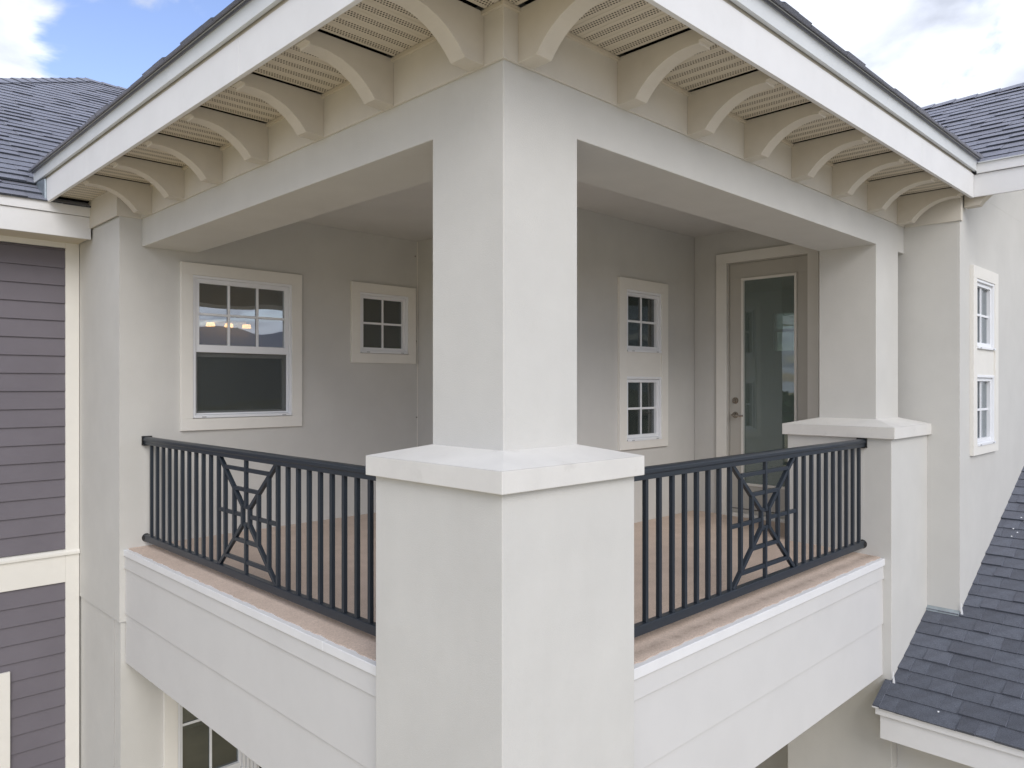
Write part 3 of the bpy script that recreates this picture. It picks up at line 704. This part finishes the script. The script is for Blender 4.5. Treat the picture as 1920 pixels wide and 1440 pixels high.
def roof(O, e, s, corners, label=None, base=True, u_rng=None, seed=1, exposure=0.1435, lip=0.02, start=0.0, vmax=None, back=True):
    """O eave origin, e unit along the eave, s unit up the slope; corners: convex polygon (u,v)"""
    O, e, s = Vector(O), Vector(e).normalized(), Vector(s).normalized(); n = e.cross(s); n = n if n.z > 0 else -n
    mb = MB(); mb.prism([O + e * u + s * v - n * 0.002 for u, v in corners], -n * 0.02)
    rf = mb.build('roof', SHINGLE, house)
    if label: rf['label'] = label
    # convex clip planes (corners counter-clockwise)
    pl = []
    for i in range(len(corners)):
        (u0, v0), (u1, v1) = corners[i], corners[(i+1) % len(corners)]
        a, b = (v1 - v0), -(u1 - u0); c = a * u0 + b * v0; pl.append((a, b, c))
    if any(a * corners[k][0] + b * corners[k][1] > c + 1e-6 for (a, b, c) in pl for k in range(len(corners))):
        pl = [(-a, -b, -c) for (a, b, c) in pl]
    rg = random.Random(seed)
    umin = min(c[0] for c in corners); umax = max(c[0] for c in corners); vtop = max(c[1] for c in corners)
    v = start - lip; k = 0
    while v < vtop - 0.02:
        u = umin - rg.uniform(0.0, 0.3)
        while u < umax:
            wd = rg.choice((0.11, 0.15, 0.17, 0.20, 0.24, 0.28))
            lift = rg.choice((0.010, 0.010, 0.0175)) + rg.uniform(-0.0012, 0.0012)
            dv_ = rg.uniform(-0.0025, 0.0025)
            poly = [(u + 0.001, v + dv_), (u + wd - 0.001, v + dv_), (u + wd - 0.001, v + exposure + 0.03), (u + 0.001, v + exposure + 0.03)]
            pl2 = pl
            if k == 0: pl2 = [q for q in pl if not (abs(q[0]) < 1e-9 and abs(q[2]) < 1e-6)]
            pc = clip(poly, pl2)
            if pc and poly_area(pc) > 0.0006:
                bot = []; top = []
                for (a, b) in pc:
                    frac = min(1, max(0, (b - v) / (exposure + 0.03)))
                    h = lift * (1 - frac) + 0.0005
                    P0 = O + e * a + s * b
                    bot.append(P0 + n * 0.0); top.append(P0 + n * (h + 0.001))
                pts = [project(p) for p in top]
                area = 0
                if all(pts):
                    cx_ = sum(p[0] for p in pts) / len(pts); cy_ = sum(p[1] for p in pts) / len(pts)
                    if -20 < cx_ < 1940 and -20 < cy_ < 1460: area = poly_area(pts)
                ALL.append((area, rf, bot, top, rf.name))
            u += wd
        v += exposure; k += 1
    return rf
def sv(dx, dy, m_): return Vector((dx, dy, m_)).normalized()
SL_L = 0.58; kk = math.sqrt(1 + SL_L ** 2)
# left wing: lower strip then main slope with a hip at its left end
roof((0, YE - 0.012, 2.748), (1, 0, 0), (0, 1, 0.57), [(-3.95, 0), (-0.002, 0), (-0.002, 0.345), (-3.95, 0.345)], seed=4, label='narrow shingle strip at the left eave', lip=0.025)
V_ = (9.75 - 5.24) * kk
roof((0, 5.235, 2.938), (1, 0, 0), (0, 1, SL_L), [(-3.26, 0), (5.6, 0), (5.6, V_), (1.25, V_)], seed=5, label='grey shingle slope of the left wing rising to its ridge')
# its hip end (facing left) and rear are seen edge-on only
zR = 2.950 + (9.75 - 5.24) * SL_L
mb = MB(); mb.prism([(-3.26, 5.24, 2.93), (1.25, 9.75, zR - .02), (-3.26, 14.26, 2.93)], (0, 0, -0.03)); part(mb, 'roof', SHINGLE)
mb = MB(); mb.prism([(1.25, 9.75, zR - .02), (5.6, 9.75, zR - .02), (9.6, 14.26, 2.93), (-3.26, 14.26, 2.93)], (0, 0, -0.03)); part(mb, 'roof', SHINGLE)
SL_R = 0.58
# porch roof: two hips
PE = -0.368; PZ = 3.041; HW = 2.27; ZT = PZ + HW * SL_L
roof((PE, PE, PZ), (1, 0, 0), (0, 1, SL_L), [(0, 0), (X_E + 0.02 - PE, 0), (X_E + 0.02 - PE + HW, HW * kk), (HW, HW * kk)], seed=6, label='right slope of the porch roof')
roof((PE, PE, PZ), (0, 1, 0), (1, 0, SL_L), [(0, 0), (5.64, 0), (5.64 + HW, HW * kk), (HW, HW * kk)], seed=7, label='left slope of the porch roof')
box('roof', (1.9, 1.9, ZT - 0.04), (7.0, 8.2, ZT - 0.01), SHINGLE, house)
# right wing: slope facing left up to a ridge parallel to Y
WX = X_E + 0.018; WZ = 3.004
roof((WX, 0, WZ), (0, -1, 0), (1, 0, SL_R), [(-2.6, (RW - .02) * kk), (0.345, 0), (0.84, 0), (0.84, RW * kk), (-2.6, RW * kk)], seed=8, label='grey shingle slope of the right wing')
RX = WX + RW; RZ = WZ + RW * SL_R
mb = MB(); mb.prism([(RX, -0.84, RZ - .01), (9.7, -0.84, 2.95), (9.7, 5.4, 2.95), (RX, 5.4, RZ - .01)], (0, 0, -0.03)); part(mb, 'roof', SHINGLE)
mb = MB(); mb.prism([(4.85, -0.234, 2.8605), (9.4, -0.234, 2.8605), (RX, -0.234, RZ - 0.14)], (0, 0.1, 0)); part(mb, 'wall', STUCCO)
# lower right roof, against the pier and the side wall
SR = 0.467; k2 = math.sqrt(1 + SR * SR)
OX, OZ = 3.750, -1.040
vw = (3.9915 - OX) * k2; vw2 = (4.80 - OX) * k2
lr = []
def lroof(c, seed, st): return roof((OX, 0, OZ), (0, -1, 0), (1, 0, SR), c, seed=seed, start=st, lip=0.02 if st == 0 else 0.0, label='dark shingle roof below the right wall')
# one roof deck, shingles continuous: build on the union by clipping with the nearer plane of walls hidden inside them
lroof([(-0.02, 0), (2.6, 0), (2.6, 4.9), (0.2335, 4.9), (0.2335, vw2), (0.0005, vw2 - 0.0), (0.0005, vw), (-0.02, vw)][0:0] or [(0.0005, 0), (2.6, 0), (2.6, 4.9), (0.0005, 4.9)], 11, 0.0)
mb = MB(); mb.prism([(OX - 0.012, 0.0, OZ - 0.002), (3.99, 0.0, OZ + (3.99 - OX) * SR), (3.99, 0.045, OZ + (3.99 - OX) * SR), (OX - 0.012, 0.045, OZ - 0.002)], (0, 0, 0.010)); part(mb, 'roof_edge', SHINGLE)
mb = MB(); mb.box((OX, -2.6, OZ - 0.060), (OX + 0.02, 0.030, OZ - 0.012)); part(mb, 'drip_board', WHITE, 0.0015)
mb = MB(); mb.box((OX + 0.021, -2.6, OZ - 0.232), (OX + 0.043, 0.004, OZ - 0.040)); part(mb, 'fascia_board', WHITE, 0.0015)
mb = MB(); mb.box((OX - 0.014, -2.6, OZ - 0.0115), (OX + 0.03, 0.048, OZ - 0.003)); part(mb, 'drip_edge', WHITE)
box('soffit', (OX + 0.044, -2.6, OZ - 0.225), (4.795, -0.001, OZ - 0.215), SOFFIT, house)
box('wall', (4.10, -2.6, -3.6), (4.22, -0.002, OZ - 0.226), STUCCO, house)
box('wall', (4.225, -2.6, -3.6), (9.4, -2.48, OZ - 0.226), STUCCO, house)
# step flashing at the pier foot and at the wall corner
for (x, y, z) in ((3.985, -0.010, -0.955), (4.792, -0.244, -0.565)):
    mb = MB(); mb.prism([(x, y, z), (x, y - 0.014, z), (x, y - 0.018, z + 0.02), (x, y - 0.004, z + 0.11)], (-0.006, 0, 0)); part(mb, 'kickout_flashing', VINYL)
mb = MB(); mb.prism([(4.765, -0.002, -0.56), (4.798, -0.002, -0.535), (4.798, -0.236, -0.535), (4.765, -0.236, -0.56)], (0, 0, 0.012)); part(mb, 'flashing', FLASH)

ALL.sort(key=lambda a: -a[0])
rest = {}
for i, (area, rf, bot, top, nm) in enumerate(ALL):
    if i < 300 and area > 0:
        c = sum(top, Vector()) / len(top)
        m_ = MB(); nn = len(bot)
        m_.v = [tuple(p - c) for p in bot + top]
        m_.f = [tuple(range(nn - 1, -1, -1)), tuple(range(nn, 2 * nn))] + [(k, (k + 1) % nn, nn + (k + 1) % nn, nn + k) for k in range(nn)]
        o = m_.build('shingle', SHINGLE, rf); o.location = c
    else:
        r = rest.setdefault(nm, (rf, MB())); m_ = r[1]; j = len(m_.v); nn = len(bot)
        m_.v += [tuple(p) for p in bot + top]
        m_.f += [tuple(range(j + nn - 1, j - 1, -1)), tuple(range(j + nn, j + 2 * nn))] + [(j + k, j + (k + 1) % nn, j + nn + (k + 1) % nn, j + nn + k) for k in range(nn)]
for nm, (rf, m_) in rest.items():
    o = m_.build('shingles', SHINGLE, rf); o['kind'] = 'stuff'
# ridge and hip caps of the upper roofs
def ridge(a, b, w_, n, seed, parent=None):
    a, b = Vector(a), Vector(b); d = (b - a); ln = d.length; d.normalize(); side = d.cross(Vector((0, 0, 1))).normalized()
    rg = random.Random(seed); cnt = int(ln / 0.2)
    for k in range(cnt):
        p = a + d * (ln * k / cnt); q = a + d * (ln * (k + 1) / cnt + 0.02)
        mb = MB(); dz = Vector((0, 0, w_ * n)); up = Vector((0, 0, 0.016 + rg.uniform(0, .003))); up2 = Vector((0, 0, 0.006))
        mb.v = [tuple(x) for x in (p + up, p - side * w_ - dz + up, p + side * w_ - dz + up, q + up2, q - side * w_ - dz + up2, q + side * w_ - dz + up2,
                                   p, p - side * w_ - dz, p + side * w_ - dz)]
        mb.f = [(0, 3, 4, 1), (0, 2, 5, 3), (0, 1, 7, 6), (0, 6, 8, 2)]
        mb.build('ridge_cap', SHINGLE, parent or house)
rfL = [o for o in house.children if o.name.startswith('roof')]
ridge((1.25, 9.75, zR), (3.6, 9.75, zR), 0.12, SL_L, 2)
ridge((-1.2, 7.30, 2.950 + (7.30 - 5.24) * SL_L), (1.25, 9.75, zR), 0.13, SL_L * 0.7, 3)
ridge((RX - .002, -0.83, RZ + .012), (RX - .002, 2.2, RZ + .012), 0.12, SL_R, 4)

# ------------------------------------------------------------ railings
def railing(G, a0, a1, bal, c, hw, label, wall_end):
    t = thing('balcony_railing', label, 'railing', G((a0 + a1) / 2, 0.02, 0.0))
    off = Vector(t.location)
    def fin(mb, name, m=RAIL, bev=0.0015):
        o = mb.build(name, m, None, bev); o.parent = t; o.matrix_parent_inverse = Matrix.Translation(-off); return o
    # top rail with a shaped cap
    prof = [(-0.008, 0.797), (0.040, 0.797), (0.040, 0.822), (0.047, 0.828), (0.047, 0.846), (0.034, 0.856), (-0.002, 0.856), (-0.015, 0.846), (-0.015, 0.828), (-0.008, 0.822)]
    mb = MB(); mb.prism([G(a0, n, z) for n, z in prof], Vector(G(a1, 0, 0)) - Vector(G(a0, 0, 0))); fin(mb, 'top_rail', bev=0.002)
    prof = [(-0.006, 0.036), (0.034, 0.036), (0.034, 0.086), (-0.006, 0.086)]
    mb = MB(); mb.prism([G(a0, n, z) for n, z in prof], Vector(G(a1, 0, 0)) - Vector(G(a0, 0, 0))); fin(mb, 'bottom_rail', bev=0.003)
    T = 0.0228
    proto = None
    for a in bal:
        if proto is None:
            mb = MB(); mb.box(G(a - T/2, 0.0, 0.084), G(a + T/2, T, 0.799)); o = fin(mb, 'baluster'); proto = (o, a)
        else:
            o = proto[0].copy(); C.objects.link(o); o.parent = t; o.matrix_parent_inverse = Matrix.Translation(-off); o.location = Vector(G(a, 0, 0)) - Vector(G(proto[1], 0, 0))
    def bar(p, q, dn=0.0):
        A = Vector(G(c + p[0], T / 2 + dn, p[1])); B = Vector(G(c + q[0], T / 2 + dn, q[1]))
        up = Vector(G(0, 1, 0)) - Vector(G(0, 0, 0)); mb = MB(); mb.bar(A, B, T + 0.0020 - abs(dn), up); fin(mb, 'ornament_bar')
    zc = 0.447; s = 0.048; h = 0.055
    zt, zb = 0.799, 0.084
    # diagonals
    for sx in (-1, 1):
        bar((sx * s, zc + h), (sx * 0.392, zt), 0.001); bar((sx * s, zc - h), (sx * 0.392, zb), 0.001)
        bar((sx * s, zc - h - .012), (sx * s, zc + h + .012), -0.001)
        bar((sx * s, zc), (sx * (hw - 0.012), zc), 0.0022)
        bar((sx * 0.300, zc - 0.283), (sx * 0.300, zc + 0.283), -0.0018)
        bar((sx * 0.168, zc - 0.160), (sx * 0.168, zc + 0.160), -0.0018)
    for sz in (-1, 1):
        bar((-s, zc + sz * h), (s, zc + sz * h), 0.003)
        bar((0, zc + sz * h), (0, zt if sz > 0 else zb), -0.0026)
        bar((-0.30, zc + sz * 0.287), (0.30, zc + sz * 0.287), 0.0016)
        bar((-0.168, zc + sz * 0.162), (0.168, zc + sz * 0.162), 0.0016)
    for a, sgn in ((a1, -1), (a0, 1)):
        mb = MB(); mb.box(G(a, -0.022, 0.790), G(a + sgn * 0.012, 0.055, 0.863)); mb.box(G(a + sgn * 0.012, -0.019, 0.790), G(a + sgn * 0.045, 0.051, 0.7965)); mb.box(G(a + sgn * .012, 0.0475, 0.795), G(a + sgn * .045, 0.052, 0.83))
        fin(mb, 'mounting_bracket', BLACK)
        mb = MB(); mb.cyl(G(a, 0.014, 0.060), G(a + sgn * 0.028, 0.014, 0.060), 0.034, 0.022, 14); fin(mb, 'mounting_flange', BLACK, 0.0)
    return t
balR = [0.938, 1.056] + [1.186 + 0.1174 * k for k in range(8)] + [2.855 + 0.1175 * k for k in range(10)]
balL = [4.155 - 0.1230 * k for k in range(11)] + [2.110 - 0.1190 * k for k in range(11)]
GR = lambda a, n, z: (a, 0.195 + n, z)
GL = lambda a, n, z: (0.195 + n, a, z)
railing(GR, 0.8135, 3.9915, balR, 2.430, 0.425, 'charcoal metal railing between the corner pier and the right pier, beside the door', 1)
railing(GL, 0.8135, 4.2795, balL, 2.518, 0.408, 'charcoal metal railing between the left wall and the corner pier, below the large window', 1)

# ------------------------------------------------------------ light fitting seen through the large window
vl = thing('vanity_light', 'lit three lamp wall light glowing behind the six pane window', 'light', (2.06, 7.28, 2.04))
def vpart(mb, n, m): o = mb.build(n, m); o.parent = vl; o.matrix_parent_inverse = Matrix.Translation(-Vector(vl.location)); return o
vpart(MB().box((1.80, 7.24, 2.07), (2.54, 7.299, 2.13)), 'back_plate', NICKEL)
for x in (1.94, 2.17, 2.40):
    vpart(MB().cyl((x, 7.17, 2.03), (x, 7.17, 2.075), 0.025, 0.03, 12), 'lamp_holder', NICKEL)
    vpart(MB().cyl((x, 7.17, 1.985), (x, 7.17, 2.03), 0.055, 0.045, 16), 'lamp_shade', BULB)

# ------------------------------------------------------------ neighbour and trees, seen only as reflections in the glass
nb = thing('neighbour_house', 'grey roofed house across the road, seen only as a reflection in the window', 'house', (12, -18, -3.6))
def npart(mb, n, m, par=None): o = mb.build(n, m); o.parent = par or nb; 
nbm = [(MB().box((6, -24, -3.6), (19, -14, 0.6)), 'wall', STUCCO)]
mb = MB(); mb.prism([(5.5, -24.5, 0.6), (5.5, -13.5, 0.6), (5.5, -19, 3.4)], (14, 0, 0)); nbm.append((mb, 'roof', SHINGLE))
for x in (8, 11.5, 15): nbm.append((MB().box((x, -13.99, -1.6), (x + 1.2, -13.95, 0.0)), 'window', GLASS))
for mb, n, m_ in nbm:
    o = mb.build(n, m_); o.parent = nb; o.matrix_parent_inverse = Matrix.Translation(-Vector(nb.location))
def leafcloud(rad, cnt, seed, zc):
    rg = random.Random(seed); mb = MB()
    cl = [(Vector((rg.gauss(0, 1), rg.gauss(0, 1), rg.gauss(0, .8))).normalized() * rad * rg.uniform(0.3, 0.85), rad * rg.uniform(0.25, 0.45)) for _ in range(16)]
    for k in range(cnt):
        c, r_ = rg.choice(cl); p = c + Vector((rg.gauss(0, 1), rg.gauss(0, 1), rg.gauss(0, 1))).normalized() * r_ * rg.uniform(.6, 1) + Vector((0, 0, zc))
        a = Vector((rg.uniform(-1, 1), rg.uniform(-1, 1), rg.uniform(-1, 1))).normalized() * 0.16; b = a.orthogonal().normalized() * 0.12
        i = len(mb.v); mb.v += [tuple(p - a), tuple(p + b), tuple(p + a), tuple(p - b)]; mb.f.append((i, i+1, i+2, i+3))
    return mb
def tree(x, y, h, seed, label):
    t = thing('shade_tree', label, 'tree', (x, y, -3.6), 'trees reflected in the windows'); rg = random.Random(seed)
    mb = MB(); mb.cyl((0, 0, 0), (0.1, 0, h * .45), 0.22, 0.14, 8)
    for k in range(5):
        an = k * 1.3; mb.cyl((0.05, 0, h * .3 + .1 * k), (math.cos(an) * h * .25, math.sin(an) * h * .25, h * .65), 0.09, 0.03, 6)
    mb.build('trunk', BARK, t); leafcloud(h * .36, 2600, seed, h * .66).build('crown', LEAF, t)
for i, (x, y, h) in enumerate([(-2, -26, 6.5), (3, -30, 7.5), (22, -20, 7), (27, -10, 6), (-26, 8, 7), (-24, 16, 6.5), (-22, -4, 6), (18, -34, 8)]):
    tree(x, y, h, i + 20, ['tree left of the grey roofed house across the road', 'tall tree behind the driveway', 'tree right of the grey roofed house', 'small tree on the far right lawn', 'tree on the left lawn', 'second tree on the left lawn', 'low tree on the near left lawn', 'tallest tree behind the neighbour'][i] + ', out of the frame')

# caulk seam and screw heads in the corner beside the small window; droppings on the lower roof
MB().box((2.882, 4.272, 0.0), (2.891, 4.279, 2.75)).build('caulk_seam', TRIM, house)
for x, z in ((2.872, 1.72), (2.878, 0.93), (2.862, 2.60)):
    MB().cyl((x, 4.281, z), (x, 4.272, z), 0.009, 0.006, 8).build('screw_head', SCREW, house)
for u, v in ((0.42, 2.55), (0.385, 2.60), (0.36, 2.41), (0.40, 2.36), (0.37, 2.29), (0.36, 0.09)):
    ss = Vector((1, 0, SR)).normalized(); p = Vector((OX, -u, OZ)) + ss * v + Vector((-SR, 0, 1)).normalized() * 0.016
    MB().cyl(p, p + Vector((-SR, 0, 1)).normalized() * 0.003, 0.007, 0.004, 9).build('bird_dropping', VINYL, house)
